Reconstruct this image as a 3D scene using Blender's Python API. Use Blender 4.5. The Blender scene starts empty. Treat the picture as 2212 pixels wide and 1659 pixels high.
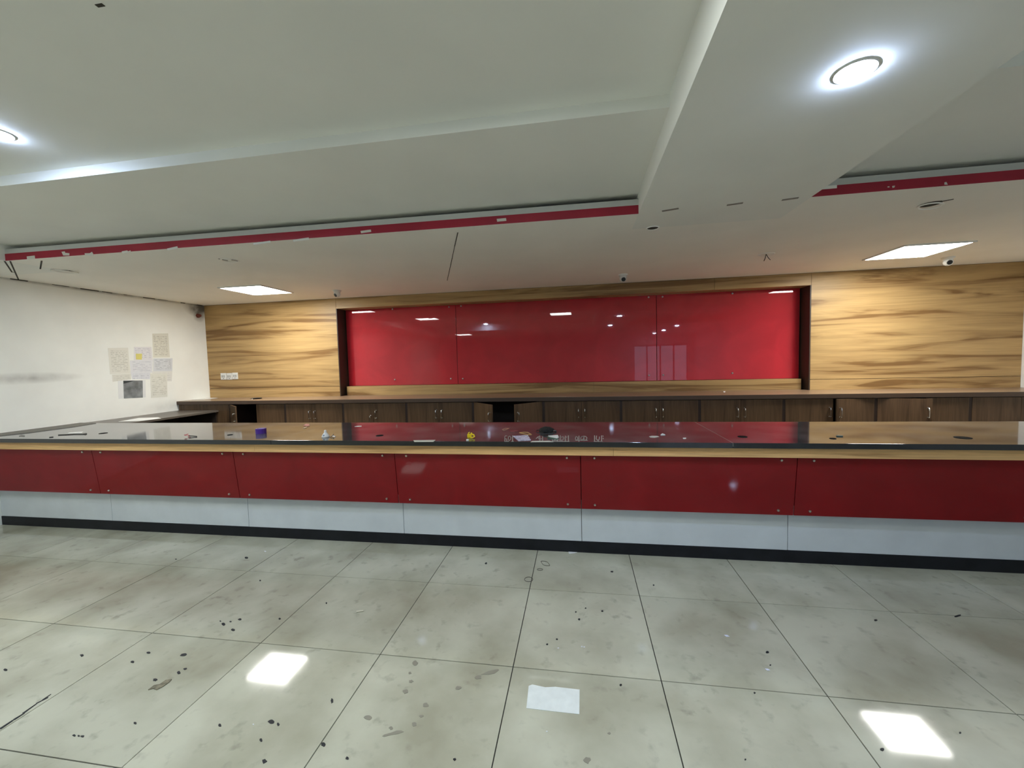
import bpy, bmesh, math, random
from mathutils import Vector, Matrix

scene = bpy.context.scene
COL = scene.collection

# ------------------------------------------------------------------ camera
W, H, FPX = 2212, 1659, 892.409
CAM = Vector((0.39291, -2.9979, 1.72743))
RIGHT = Vector((0.98699307, 0.15860939, -0.02622476))
FWD = Vector((-0.15990442, 0.98540776, -0.05832768))
UP = Vector((0.01659077, 0.06176247, 0.99795298))
cd = bpy.data.cameras.new('camera')
cd.sensor_width = 36.0
cd.lens = FPX / W * 36.0
cd.clip_start = 0.02
cam = bpy.data.objects.new('camera', cd)
COL.objects.link(cam)
cam.matrix_world = Matrix(((RIGHT.x, UP.x, -FWD.x, CAM.x), (RIGHT.y, UP.y, -FWD.y, CAM.y),
                           (RIGHT.z, UP.z, -FWD.z, CAM.z), (0, 0, 0, 1)))
scene.camera = cam


def at(px, py, axis, val):
    """point of the plane axis = val seen at a photo pixel"""
    d = RIGHT * ((px - W / 2) / FPX) + FWD + UP * (-(py - H / 2) / FPX)
    return CAM + d * ((val - CAM[axis]) / d[axis])


# ------------------------------------------------------------------ world, light levels, exposure
PANEL_L, SPOT_L, REAR_L, DAY = 34.0, 290.0, 21.0, 0.9
world = bpy.data.worlds.new('world')
scene.world = world
world.use_nodes = True
bgn = world.node_tree.nodes['Background']
bgn.inputs['Color'].default_value = (0.62, 0.76, 1.0, 1)
bgn.inputs['Strength'].default_value = DAY
vs = scene.view_settings
vs.view_transform = 'Standard'
vs.look = 'None'
vs.exposure = 0.64
vs.gamma = 1.0
vs.use_curve_mapping = False
scene.cycles.diffuse_bounces = 6
scene.cycles.max_bounces = 9

# ------------------------------------------------------------------ materials
MAT = {}


def lin(c):
    return tuple((v / 12.92 if v <= 0.04045 else ((v + 0.055) / 1.055) ** 2.4) for v in (x / 255 for x in c))


def new_mat(name):
    m = bpy.data.materials.new(name)
    m.use_nodes = True
    nt = m.node_tree
    return m, nt, nt.nodes['Principled BSDF'], nt.nodes, nt.links


def plain(name, col, rough=0.5, metal=0.0, spec=0.5, emit=None, strength=0.0, noise=0.0, nscale=8.0, alpha=None):
    if name in MAT:
        return MAT[name]
    m, nt, b, N, L = new_mat(name)
    b.inputs['Base Color'].default_value = (*col, 1)
    b.inputs['Roughness'].default_value = rough
    b.inputs['Metallic'].default_value = metal
    b.inputs['Specular IOR Level'].default_value = spec
    if emit:
        b.inputs['Emission Color'].default_value = (*emit, 1)
        b.inputs['Emission Strength'].default_value = strength
    if noise:
        tc = N.new('ShaderNodeTexCoord'); nz = N.new('ShaderNodeTexNoise'); rp = N.new('ShaderNodeValToRGB')
        nz.inputs['Scale'].default_value = nscale
        nz.inputs['Detail'].default_value = 5
        L.new(tc.outputs['Object'], nz.inputs['Vector'])
        L.new(nz.outputs['Fac'], rp.inputs['Fac'])
        rp.color_ramp.elements[0].position = 0.3
        rp.color_ramp.elements[1].position = 0.7
        rp.color_ramp.elements[0].color = (*[max(0, c * (1 - noise)) for c in col], 1)
        rp.color_ramp.elements[1].color = (*[min(1, c * (1 + noise)) for c in col], 1)
        L.new(rp.outputs['Color'], b.inputs['Base Color'])
    MAT[name] = m
    return m


def wood(name, light, dark, axis='X', scale=1.0, rough=0.45, contrast=(0.35, 0.62), seed=0.0, fine=0.35):
    """grain running along one axis: stretched noise bands plus fine pores"""
    m, nt, b, N, L = new_mat(name)
    tc = N.new('ShaderNodeTexCoord')
    mp = N.new('ShaderNodeMapping')
    s = {'X': (0.42, 6.0, 6.0), 'Z': (9.0, 9.0, 0.55)}[axis]
    mp.inputs['Scale'].default_value = tuple(v * scale for v in s)
    mp.inputs['Location'].default_value = (seed, seed * 0.7, seed * 1.3)
    L.new(tc.outputs['Object'], mp.inputs['Vector'])
    n1 = N.new('ShaderNodeTexNoise')
    n1.inputs['Scale'].default_value = 1.0
    n1.inputs['Detail'].default_value = 4.0
    n1.inputs['Roughness'].default_value = 0.55
    n1.inputs['Distortion'].default_value = 1.3
    L.new(mp.outputs['Vector'], n1.inputs['Vector'])
    mp2 = N.new('ShaderNodeMapping')
    s2 = {'X': (2.2, 70.0, 70.0), 'Z': (120.0, 120.0, 3.0)}[axis]
    mp2.inputs['Scale'].default_value = s2
    L.new(tc.outputs['Object'], mp2.inputs['Vector'])
    n2 = N.new('ShaderNodeTexNoise')
    n2.inputs['Scale'].default_value = 1.0
    n2.inputs['Detail'].default_value = 3.0
    L.new(mp2.outputs['Vector'], n2.inputs['Vector'])
    r1 = N.new('ShaderNodeValToRGB')
    e = r1.color_ramp.elements
    e[0].position, e[1].position = contrast
    e[0].color = (*dark, 1)
    e[1].color = (*light, 1)
    mid = r1.color_ramp.elements.new((contrast[0] + contrast[1]) / 2 - 0.02)
    mid.color = (*[d * 0.3 + l * 0.7 for d, l in zip(dark, light)], 1)
    L.new(n1.outputs['Fac'], r1.inputs['Fac'])
    mx = N.new('ShaderNodeMix')
    mx.data_type = 'RGBA'
    mx.blend_type = 'MULTIPLY'
    r2 = N.new('ShaderNodeValToRGB')
    r2.color_ramp.elements[0].position = 0.3
    r2.color_ramp.elements[1].position = 0.65
    r2.color_ramp.elements[0].color = (1 - fine, 1 - fine, 1 - fine, 1)
    r2.color_ramp.elements[1].color = (1, 1, 1, 1)
    L.new(n2.outputs['Fac'], r2.inputs['Fac'])
    mx.inputs['Factor'].default_value = 0.8
    L.new(r1.outputs['Color'], mx.inputs['A'])
    L.new(r2.outputs['Color'], mx.inputs['B'])
    L.new(mx.outputs['Result'], b.inputs['Base Color'])
    b.inputs['Roughness'].default_value = rough
    b.inputs['Specular IOR Level'].default_value = 0.35
    MAT[name] = m
    return m


def blot_mask(N, L, vec, blots):
    """dirt with its own place and shape: (centre, radii, softness) ellipses broken up by noise"""
    out = None
    nz = N.new('ShaderNodeTexNoise')
    nz.inputs['Scale'].default_value = 7
    nz.inputs['Detail'].default_value = 8
    L.new(vec, nz.inputs['Vector'])
    for c, r, k in blots:
        sb = N.new('ShaderNodeVectorMath'); sb.operation = 'SUBTRACT'
        sb.inputs[1].default_value = c
        L.new(vec, sb.inputs[0])
        dv = N.new('ShaderNodeVectorMath'); dv.operation = 'DIVIDE'
        dv.inputs[1].default_value = r
        L.new(sb.outputs[0], dv.inputs[0])
        ln = N.new('ShaderNodeVectorMath'); ln.operation = 'LENGTH'
        L.new(dv.outputs[0], ln.inputs[0])
        mr = N.new('ShaderNodeMapRange')
        mr.inputs['From Min'].default_value = 0.1
        mr.inputs['From Max'].default_value = 1.0
        mr.inputs['To Min'].default_value = k
        mr.inputs['To Max'].default_value = 0.0
        L.new(ln.outputs['Value'], mr.inputs['Value'])
        mm = N.new('ShaderNodeMath'); mm.operation = 'MULTIPLY'
        L.new(mr.outputs[0], mm.inputs[0])
        L.new(nz.outputs['Fac'], mm.inputs[1])
        if out is None:
            out = mm.outputs[0]
        else:
            ad = N.new('ShaderNodeMath'); ad.operation = 'ADD'; ad.use_clamp = True
            L.new(out, ad.inputs[0]); L.new(mm.outputs[0], ad.inputs[1])
            out = ad.outputs[0]
    return out


def plaster(name, col, blots=(), dirt=(0.12, 0.11, 0.09), rough=0.75, vary=0.06):
    m, nt, b, N, L = new_mat(name)
    tc = N.new('ShaderNodeTexCoord')
    nz = N.new('ShaderNodeTexNoise')
    nz.inputs['Scale'].default_value = 1.3
    nz.inputs['Detail'].default_value = 6
    L.new(tc.outputs['Object'], nz.inputs['Vector'])
    rp = N.new('ShaderNodeValToRGB')
    rp.color_ramp.elements[0].position = 0.3
    rp.color_ramp.elements[1].position = 0.7
    rp.color_ramp.elements[0].color = (*[c * (1 - vary) for c in col], 1)
    rp.color_ramp.elements[1].color = (*[min(1, c * (1 + vary)) for c in col], 1)
    L.new(nz.outputs['Fac'], rp.inputs['Fac'])
    src = rp.outputs['Color']
    if blots:
        mk = blot_mask(N, L, tc.outputs['Object'], blots)
        mx = N.new('ShaderNodeMix'); mx.data_type = 'RGBA'
        L.new(mk, mx.inputs['Factor'])
        L.new(src, mx.inputs['A'])
        mx.inputs['B'].default_value = (*dirt, 1)
        src = mx.outputs['Result']
    L.new(src, b.inputs['Base Color'])
    b.inputs['Roughness'].default_value = rough
    b.inputs['Specular IOR Level'].default_value = 0.25
    bp = N.new('ShaderNodeBump')
    bp.inputs['Strength'].default_value = 0.06
    n3 = N.new('ShaderNodeTexNoise')
    n3.inputs['Scale'].default_value = 14
    L.new(tc.outputs['Object'], n3.inputs['Vector'])
    L.new(n3.outputs['Fac'], bp.inputs['Height'])
    L.new(bp.outputs['Normal'], b.inputs['Normal'])
    MAT[name] = m
    return m


def tile_material():
    m, nt, b, N, L = new_mat('floor_tile')
    geo = N.new('ShaderNodeNewGeometry')
    oi = N.new('ShaderNodeObjectInfo')
    n1 = N.new('ShaderNodeTexNoise'); n1.inputs['Scale'].default_value = 1.7; n1.inputs['Detail'].default_value = 7
    n2 = N.new('ShaderNodeTexNoise'); n2.inputs['Scale'].default_value = 14; n2.inputs['Detail'].default_value = 8
    n3 = N.new('ShaderNodeTexNoise'); n3.inputs['Scale'].default_value = 4.2; n3.inputs['Detail'].default_value = 10
    n3.inputs['Distortion'].default_value = 1.5
    for n in (n1, n2, n3):
        L.new(geo.outputs['Position'], n.inputs['Vector'])
    r1 = N.new('ShaderNodeValToRGB')
    r1.color_ramp.elements[0].position = 0.33; r1.color_ramp.elements[1].position = 0.62
    r1.color_ramp.elements[0].color = (0.37, 0.355, 0.265, 1)
    r1.color_ramp.elements[1].color = (0.57, 0.565, 0.45, 1)
    L.new(n1.outputs['Fac'], r1.inputs['Fac'])
    # scuffs: sparse dark smears
    r2 = N.new('ShaderNodeValToRGB')
    r2.color_ramp.elements[0].position = 0.54; r2.color_ramp.elements[1].position = 0.68
    r2.color_ramp.elements[0].color = (0, 0, 0, 1); r2.color_ramp.elements[1].color = (1, 1, 1, 1)
    L.new(n2.outputs['Fac'], r2.inputs['Fac'])
    r3 = N.new('ShaderNodeValToRGB')
    r3.color_ramp.elements[0].position = 0.46; r3.color_ramp.elements[1].position = 0.68
    r3.color_ramp.elements[0].color = (0, 0, 0, 1); r3.color_ramp.elements[1].color = (0.55, 0.55, 0.55, 1)
    L.new(n3.outputs['Fac'], r3.inputs['Fac'])
    mu = N.new('ShaderNodeMath'); mu.operation = 'MULTIPLY'
    L.new(r2.outputs['Color'], mu.inputs[0]); L.new(r3.outputs['Color'], mu.inputs[1])
    mx = N.new('ShaderNodeMix'); mx.data_type = 'RGBA'
    L.new(mu.outputs[0], mx.inputs['Factor'])
    L.new(r1.outputs['Color'], mx.inputs['A'])
    mx.inputs['B'].default_value = (0.24, 0.225, 0.175, 1)
    hs = N.new('ShaderNodeHueSaturation')
    mr = N.new('ShaderNodeMapRange')
    mr.inputs['To Min'].default_value = 0.94; mr.inputs['To Max'].default_value = 1.05
    L.new(oi.outputs['Random'], mr.inputs['Value'])
    L.new(mr.outputs[0], hs.inputs['Value'])
    L.new(mx.outputs['Result'], hs.inputs['Color'])
    L.new(hs.outputs['Color'], b.inputs['Base Color'])
    rr = N.new('ShaderNodeMapRange')
    rr.inputs['To Min'].default_value = 0.03; rr.inputs['To Max'].default_value = 0.10
    L.new(n3.outputs['Fac'], rr.inputs['Value'])
    L.new(rr.outputs[0], b.inputs['Roughness'])
    b.inputs['Specular IOR Level'].default_value = 0.3
    MAT['floor_tile'] = m
    return m


def granite(name):
    m, nt, b, N, L = new_mat(name)
    tc = N.new('ShaderNodeTexCoord')
    v = N.new('ShaderNodeTexVoronoi'); v.inputs['Scale'].default_value = 220
    n = N.new('ShaderNodeTexNoise'); n.inputs['Scale'].default_value = 3.0; n.inputs['Detail'].default_value = 9
    L.new(tc.outputs['Object'], v.inputs['Vector']); L.new(tc.outputs['Object'], n.inputs['Vector'])
    r = N.new('ShaderNodeValToRGB')
    r.color_ramp.elements[0].color = (0.02, 0.021, 0.023, 1); r.color_ramp.elements[1].color = (0.008, 0.0085, 0.010, 1)
    r.color_ramp.elements[1].position = 0.25
    L.new(v.outputs['Distance'], r.inputs['Fac'])
    d = N.new('ShaderNodeValToRGB')
    d.color_ramp.elements[0].position = 0.42; d.color_ramp.elements[1].position = 0.75
    d.color_ramp.elements[0].color = (0.22, 0.22, 0.22, 1); d.color_ramp.elements[1].color = (0.62, 0.62, 0.62, 1)
    L.new(n.outputs['Fac'], d.inputs['Fac'])
    # dust lies on the top face only
    ge = N.new('ShaderNodeNewGeometry'); sz = N.new('ShaderNodeSeparateXYZ')
    L.new(ge.outputs['True Normal'], sz.inputs[0])
    gt = N.new('ShaderNodeMath'); gt.operation = 'GREATER_THAN'; gt.inputs[1].default_value = 0.9
    L.new(sz.outputs['Z'], gt.inputs[0])
    mu = N.new('ShaderNodeMath'); mu.operation = 'MULTIPLY'
    L.new(d.outputs['Color'], mu.inputs[0]); L.new(gt.outputs[0], mu.inputs[1])
    mx = N.new('ShaderNodeMix'); mx.data_type = 'RGBA'
    L.new(mu.outputs[0], mx.inputs['Factor'])
    L.new(r.outputs['Color'], mx.inputs['A'])
    mx.inputs['B'].default_value = (0.23, 0.235, 0.24, 1)
    L.new(mx.outputs['Result'], b.inputs['Base Color'])
    rr = N.new('ShaderNodeMapRange')
    rr.inputs['To Min'].default_value = 0.03; rr.inputs['To Max'].default_value = 0.10
    L.new(n.outputs['Fac'], rr.inputs['Value'])
    L.new(rr.outputs[0], b.inputs['Roughness'])
    b.inputs['IOR'].default_value = 1.66
    MAT[name] = m
    return m


def red_glass(name, col, coat=1.0):
    """glass painted red on its back: clear glossy coat over a red ground, with a few wiped smears"""
    m, nt, b, N, L = new_mat(name)
    tc = N.new('ShaderNodeTexCoord')
    n = N.new('ShaderNodeTexNoise'); n.inputs['Scale'].default_value = 2.2; n.inputs['Detail'].default_value = 6
    n.inputs['Distortion'].default_value = 1.0
    L.new(tc.outputs['Object'], n.inputs['Vector'])
    r = N.new('ShaderNodeValToRGB')
    r.color_ramp.elements[0].position = 0.35; r.color_ramp.elements[1].position = 0.7
    r.color_ramp.elements[0].color = (*[c * 0.9 for c in col], 1)
    r.color_ramp.elements[1].color = (*[c * 1.1 for c in col], 1)
    L.new(n.outputs['Fac'], r.inputs['Fac'])
    L.new(r.outputs['Color'], b.inputs['Base Color'])
    b.inputs['Roughness'].default_value = 0.6
    b.inputs['Specular IOR Level'].default_value = 0.05
    b.inputs['Coat Weight'].default_value = coat
    b.inputs['Coat Roughness'].default_value = 0.02
    b.inputs['Coat IOR'].default_value = 1.55
    MAT[name] = m
    return m


def printed(name, paper, ink, rows, seed, amount=0.5, plane='YZ'):
    """a sheet with rows of small print"""
    m, nt, b, N, L = new_mat(name)
    tc = N.new('ShaderNodeTexCoord')
    sp = N.new('ShaderNodeSeparateXYZ')
    L.new(tc.outputs['Generated'], sp.inputs[0])
    u, v = {'YZ': ('Y', 'Z'), 'XY': ('X', 'Y')}[plane]
    # row bands
    ml = N.new('ShaderNodeMath'); ml.operation = 'MULTIPLY'; ml.inputs[1].default_value = rows
    L.new(sp.outputs[v], ml.inputs[0])
    fr = N.new('ShaderNodeMath'); fr.operation = 'FRACT'
    L.new(ml.outputs[0], fr.inputs[0])
    gt = N.new('ShaderNodeMath'); gt.operation = 'GREATER_THAN'; gt.inputs[1].default_value = 0.55
    L.new(fr.outputs[0], gt.inputs[0])
    # words
    mp = N.new('ShaderNodeMapping')
    mp.inputs['Scale'].default_value = (9, 9, rows * 1.0) if plane == 'YZ' else (9, rows, 1)
    mp.inputs['Location'].default_value = (seed, seed * 1.7, seed * 0.6)
    L.new(tc.outputs['Generated'], mp.inputs['Vector'])
    nz = N.new('ShaderNodeTexNoise'); nz.inputs['Scale'].default_value = 1.0; nz.inputs['Detail'].default_value = 3
    L.new(mp.outputs['Vector'], nz.inputs['Vector'])
    g2 = N.new('ShaderNodeMapRange')
    g2.inputs['From Min'].default_value = 0.42; g2.inputs['From Max'].default_value = 0.55
    L.new(nz.outputs['Fac'], g2.inputs['Value'])
    # margins
    acc = None
    for ax in (u, v):
        sb = N.new('ShaderNodeMath'); sb.operation = 'SUBTRACT'; sb.inputs[1].default_value = 0.5
        L.new(sp.outputs[ax], sb.inputs[0])
        ab = N.new('ShaderNodeMath'); ab.operation = 'ABSOLUTE'
        L.new(sb.outputs[0], ab.inputs[0])
        lt = N.new('ShaderNodeMath'); lt.operation = 'LESS_THAN'; lt.inputs[1].default_value = 0.40
        L.new(ab.outputs[0], lt.inputs[0])
        if acc is None:
            acc = lt.outputs[0]
        else:
            mm = N.new('ShaderNodeMath'); mm.operation = 'MULTIPLY'
            L.new(acc, mm.inputs[0]); L.new(lt.outputs[0], mm.inputs[1]); acc = mm.outputs[0]
    for src in (gt.outputs[0], g2.outputs[0]):
        mm = N.new('ShaderNodeMath'); mm.operation = 'MULTIPLY'
        L.new(acc, mm.inputs[0]); L.new(src, mm.inputs[1]); acc = mm.outputs[0]
    mm = N.new('ShaderNodeMath'); mm.operation = 'MULTIPLY'; mm.inputs[1].default_value = amount
    L.new(acc, mm.inputs[0])
    mx = N.new('ShaderNodeMix'); mx.data_type = 'RGBA'
    L.new(mm.outputs[0], mx.inputs['Factor'])
    mx.inputs['A'].default_value = (*paper, 1)
    mx.inputs['B'].default_value = (*ink, 1)
    L.new(mx.outputs['Result'], b.inputs['Base Color'])
    b.inputs['Roughness'].default_value = 0.7
    return m


M_WOOD = wood('light_oak_laminate', (0.52, 0.345, 0.148), (0.235, 0.128, 0.045), 'X', 1.0, 0.42, (0.37, 0.60), fine=0.2)
M_FASCIA = wood('oak_edge_laminate', (0.88, 0.54, 0.23), (0.50, 0.27, 0.10), 'X', 1.3, 0.5, (0.3, 0.65), seed=3.1)
M_DARK = wood('dark_wenge_laminate', (0.15, 0.088, 0.046), (0.088, 0.050, 0.026), 'Z', 1.0, 0.42, (0.35, 0.65), fine=0.45)
M_TOP = wood('worktop_reflected_brown', (0.34, 0.235, 0.15), (0.25, 0.165, 0.105), 'X', 2.0, 0.3, (0.35, 0.65), fine=0.3)  # brown lightened to hold the oak wall's reflection on the top
M_TOP.node_tree.nodes['Principled BSDF'].inputs['IOR'].default_value = 1.9
M_TOP.node_tree.nodes['Principled BSDF'].inputs['Specular IOR Level'].default_value = 0.5
M_DARKEDGE = plain('dark_inner_board', (0.018, 0.011, 0.008), 0.6)
M_ADDED_STRIP = plain('added_strip_brown', (0.075, 0.046, 0.030), 0.45)
M_CARCASS = plain('dark_carcass_edge', (0.030, 0.016, 0.011), 0.5)
M_TILE = tile_material()
M_GROUT = plain('grout', (0.035, 0.033, 0.028), 0.9, noise=0.4, nscale=30)
M_GRANITE = granite('black_granite')
M_RED_WALL = red_glass('red_backed_glass', (0.50, 0.022, 0.034))
M_RED_FRONT = red_glass('red_counter_glass', (0.22, 0.008, 0.011), 0.38)
M_WHITEPANEL = plain('white_laminate', (0.62, 0.66, 0.68), 0.38, noise=0.05, nscale=5)
M_SKIRT = plain('dark_slate_skirting', (0.011, 0.012, 0.015), 0.5, 0.0, 0.25, noise=0.25, nscale=9)
M_CEIL = plaster('ceiling_paint', (0.86, 0.865, 0.82), vary=0.03)
M_SOFFIT = plaster('soffit_paint', (0.92, 0.90, 0.84), vary=0.03)
M_WALL_L = plaster('white_wall_paint', (0.90, 0.92, 0.88), blots=(
    ((-6.14, 0.95, 1.66), (0.3, 0.62, 0.075), 0.8),
    ((-6.14, 3.36, 2.77), (0.3, 0.34, 0.17), 2.2),
    ((-6.14, 3.32, 2.62), (0.3, 0.12, 0.10), 1.2),
    ((-6.14, 2.0, 2.84), (0.3, 1.9, 0.05), 1.5),
    ((-6.14, 2.7, 1.12), (0.3, 0.5, 0.12), 0.35)), dirt=(0.16, 0.15, 0.13))
M_WALL = plaster('pale_wall_paint', (0.82, 0.83, 0.82))
M_RED_BAND = plain('red_band_paint', (0.32, 0.006, 0.028), 0.5, noise=0.1, nscale=4)
M_CHROME = plain('chrome', (0.78, 0.78, 0.77), 0.16, 1.0)
M_STEEL = plain('brushed_steel', (0.55, 0.52, 0.48), 0.3, 1.0)
M_WHITE = plain('white_plastic', (0.78, 0.78, 0.75), 0.35)
M_BLACK = plain('black_plastic', (0.012, 0.012, 0.012), 0.35)
M_PAPER = plain('white_paper', (0.80, 0.81, 0.80), 0.7, noise=0.03)
M_TAPE = plain('white_tape', (0.66, 0.64, 0.58), 0.6)
M_TAPEGREY = plain('grey_tape', (0.22, 0.21, 0.19), 0.6)
M_CRACK = plain('crack_dark', (0.05, 0.045, 0.035), 0.9)  # dark tone for cracks, dirty seams, lamp openings and wires
M_STAIN = plain('black_gum', (0.012, 0.014, 0.018), 0.6)
M_STAIN2 = plain('grey_scuff', (0.27, 0.255, 0.20), 0.5)
M_PANEL = plain('led_panel_diffuser', (0.9, 0.9, 0.9), 0.5, emit=(1.0, 0.98, 0.92), strength=PANEL_L)
M_REAR = plain('led_panel_diffuser_cool', (0.9, 0.9, 0.9), 0.5, emit=(0.93, 1.0, 0.98), strength=REAR_L)
M_SPOT = plain('led_spot_diffuser', (0.9, 0.9, 0.9), 0.5, emit=(0.56, 0.70, 1.0), strength=SPOT_L)
M_GLASS = None


# ------------------------------------------------------------------ mesh helpers
class MB:
    def __init__(self):
        self.bm = bmesh.new()

    def poly(self, verts, faces):
        vs_ = [self.bm.verts.new(v) for v in verts]
        for f in faces:
            try:
                self.bm.faces.new([vs_[i] for i in f])
            except ValueError:
                pass
        return self

    def box(self, x0, x1, y0, y1, z0, z1, bev=0.0):
        b2 = bmesh.new()
        v = [b2.verts.new(p) for p in ((x0, y0, z0), (x1, y0, z0), (x1, y1, z0), (x0, y1, z0),
                                       (x0, y0, z1), (x1, y0, z1), (x1, y1, z1), (x0, y1, z1))]
        for f in ((3, 2, 1, 0), (4, 5, 6, 7), (0, 1, 5, 4), (1, 2, 6, 5), (2, 3, 7, 6), (3, 0, 4, 7)):
            b2.faces.new([v[i] for i in f])
        if bev:
            bmesh.ops.bevel(b2, geom=list(b2.edges), offset=bev, segments=2, affect='EDGES', profile=0.6)
        self._merge(b2)
        return self

    def _merge(self, b2, mat=None):
        me = bpy.data.meshes.new('tmp')
        if mat is not None:
            bmesh.ops.transform(b2, matrix=mat, verts=list(b2.verts))
        b2.to_mesh(me)
        b2.free()
        self.bm.from_mesh(me)
        bpy.data.meshes.remove(me)

    def prism(self, pts, off):
        """polygon (list of 3d points) extruded by a vector"""
        n = len(pts)
        off = Vector(off)
        a = [Vector(p) for p in pts]
        v = [self.bm.verts.new(p) for p in a] + [self.bm.verts.new(p + off) for p in a]
        self.bm.faces.new(v[:n])
        self.bm.faces.new(list(reversed(v[n:])))
        for i in range(n):
            j = (i + 1) % n
            self.bm.faces.new((v[j], v[i], v[n + i], v[n + j]))
        return self

    def cyl(self, a, b, r0, r1=None, seg=20, caps=True):
        a, b = Vector(a), Vector(b)
        r1 = r0 if r1 is None else r1
        d = b - a
        q = d.to_track_quat('Z', 'Y').to_matrix().to_4x4()
        b2 = bmesh.new()
        bmesh.ops.create_cone(b2, cap_ends=caps, segments=seg, radius1=r0, radius2=r1, depth=d.length)
        self._merge(b2, Matrix.Translation((a + b) / 2) @ q)
        return self

    def lathe(self, prof, centre=(0, 0, 0), seg=24, axis=None):
        """profile [(r, z)] revolved about z, closed at the ends when r = 0"""
        c = Vector(centre)
        q = Matrix.Identity(3) if axis is None else Vector(axis).to_track_quat('Z', 'Y').to_matrix()
        rings = []
        for r, z in prof:
            if r <= 1e-6:
                rings.append([self.bm.verts.new(c + q @ Vector((0, 0, z)))])
            else:
                rings.append([self.bm.verts.new(c + q @ Vector((r * math.cos(2 * math.pi * i / seg),
                                                               r * math.sin(2 * math.pi * i / seg), z))) for i in range(seg)])
        for A, B in zip(rings, rings[1:]):
            for i in range(seg):
                j = (i + 1) % seg
                if len(A) == 1 and len(B) == 1:
                    continue
                if len(A) == 1:
                    self.bm.faces.new((A[0], B[i], B[j]))
                elif len(B) == 1:
                    self.bm.faces.new((A[i], B[0], A[j]))
                else:
                    self.bm.faces.new((A[i], B[i], B[j], A[j]))
        return self

    def tube(self, pts, r, seg=8, closed=False):
        pts = [Vector(p) for p in pts]
        n = len(pts)
        rings = []
        for i, p in enumerate(pts):
            if closed:
                t = pts[(i + 1) % n] - pts[i - 1]
            else:
                t = pts[min(i + 1, n - 1)] - pts[max(i - 1, 0)]
            q = t.to_track_quat('Z', 'Y').to_matrix()
            rings.append([self.bm.verts.new(p + q @ Vector((r * math.cos(2 * math.pi * k / seg), r * math.sin(2 * math.pi * k / seg), 0)))
                          for k in range(seg)])
        m = n if closed else n - 1
        for i in range(m):
            A, B = rings[i], rings[(i + 1) % n]
            # pick the rotation offset that twists least
            best = min(range(seg), key=lambda s: sum((A[k].co - B[(k + s) % seg].co).length for k in range(seg)))
            for k in range(seg):
                self.bm.faces.new((A[k], A[(k + 1) % seg], B[(k + 1 + best) % seg], B[(k + best) % seg]))
        if not closed:
            self.bm.faces.new(list(reversed(rings[0])))
            self.bm.faces.new(rings[-1])
        return self

    def build(self, name, mat, parent=None, smooth=False, label=None):
        bmesh.ops.recalc_face_normals(self.bm, faces=list(self.bm.faces))
        base = parent_origin(parent)
        if parent is not None:
            bmesh.ops.translate(self.bm, vec=-base, verts=list(self.bm.verts))
        me = bpy.data.meshes.new(name)
        self.bm.to_mesh(me)
        self.bm.free()
        me.materials.append(mat)
        if smooth:
            me.polygons.foreach_set('use_smooth', [True] * len(me.polygons))
            me.set_sharp_from_angle(angle=math.radians(40))
        o = bpy.data.objects.new(name, me)
        COL.objects.link(o)
        if parent is not None:
            o.parent = parent
        if label:
            o['label'] = label
        return o

    def local(self, name, mat, parent=None, smooth=False, label=None):
        """build without shifting: the vertices are already local"""
        bmesh.ops.recalc_face_normals(self.bm, faces=list(self.bm.faces))
        me = bpy.data.meshes.new(name)
        self.bm.to_mesh(me)
        self.bm.free()
        me.materials.append(mat)
        if smooth:
            me.polygons.foreach_set('use_smooth', [True] * len(me.polygons))
            me.set_sharp_from_angle(angle=math.radians(40))
        o = bpy.data.objects.new(name, me)
        COL.objects.link(o)
        if parent is not None:
            o.parent = parent
        if label:
            o['label'] = label
        return o


def parent_origin(p):
    v = Vector((0, 0, 0))
    while p is not None:
        v += p.location
        p = p.parent
    return v


def tag(o, label, cat, group=None, kind=None):
    if label:
        o['label'] = label
    if cat:
        o['category'] = cat
    if group:
        o['group'] = group
    if kind:
        o['kind'] = kind
    return o


def empty(name, loc, label=None, cat=None, group=None, kind=None):
    o = bpy.data.objects.new(name, None)
    COL.objects.link(o)
    o.location = loc
    o.empty_display_size = 0.1
    return tag(o, label, cat, group, kind)


def copy_tree(o, parent=None):
    c = o.copy()
    COL.objects.link(c)
    c.parent = parent
    for ch in list(o.children):
        copy_tree(ch, c)
    return c


def sheet(name, pxs, axis, val, thick, mat, parent=None, off=None, jitter=0.0, **k):
    """thin sheet whose outline is given by photo pixels on a plane"""
    pts = [at(x, y, axis, val) for x, y in pxs]
    o = Vector((0, 0, 0))
    o[axis] = thick if off is None else off
    return MB().prism(pts, o).build(name, mat, parent, **k)


def own_origin(o):
    """move a top-level mesh's origin to the base of its bounds"""
    me = o.data
    xs = [v.co for v in me.vertices]
    c = Vector(((min(v.x for v in xs) + max(v.x for v in xs)) / 2, (min(v.y for v in xs) + max(v.y for v in xs)) / 2, min(v.z for v in xs)))
    me.transform(Matrix.Translation(-c))
    o.location = c
    return o


# ------------------------------------------------------------------ dimensions of the place
XL, XR, YW, YB = -6.14, 6.14, 3.433, -11.6      # side walls, oak wall face, wall behind the camera
ZC, ZT, ZN = 2.83, 2.985, 3.05                  # soffit, far tray, near tray
ZTOP = 3.4
NX0, NX1, NZ0, NZ1, NY = -3.605, 3.6186, 1.348, 2.66, 3.675   # red niche

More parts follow.
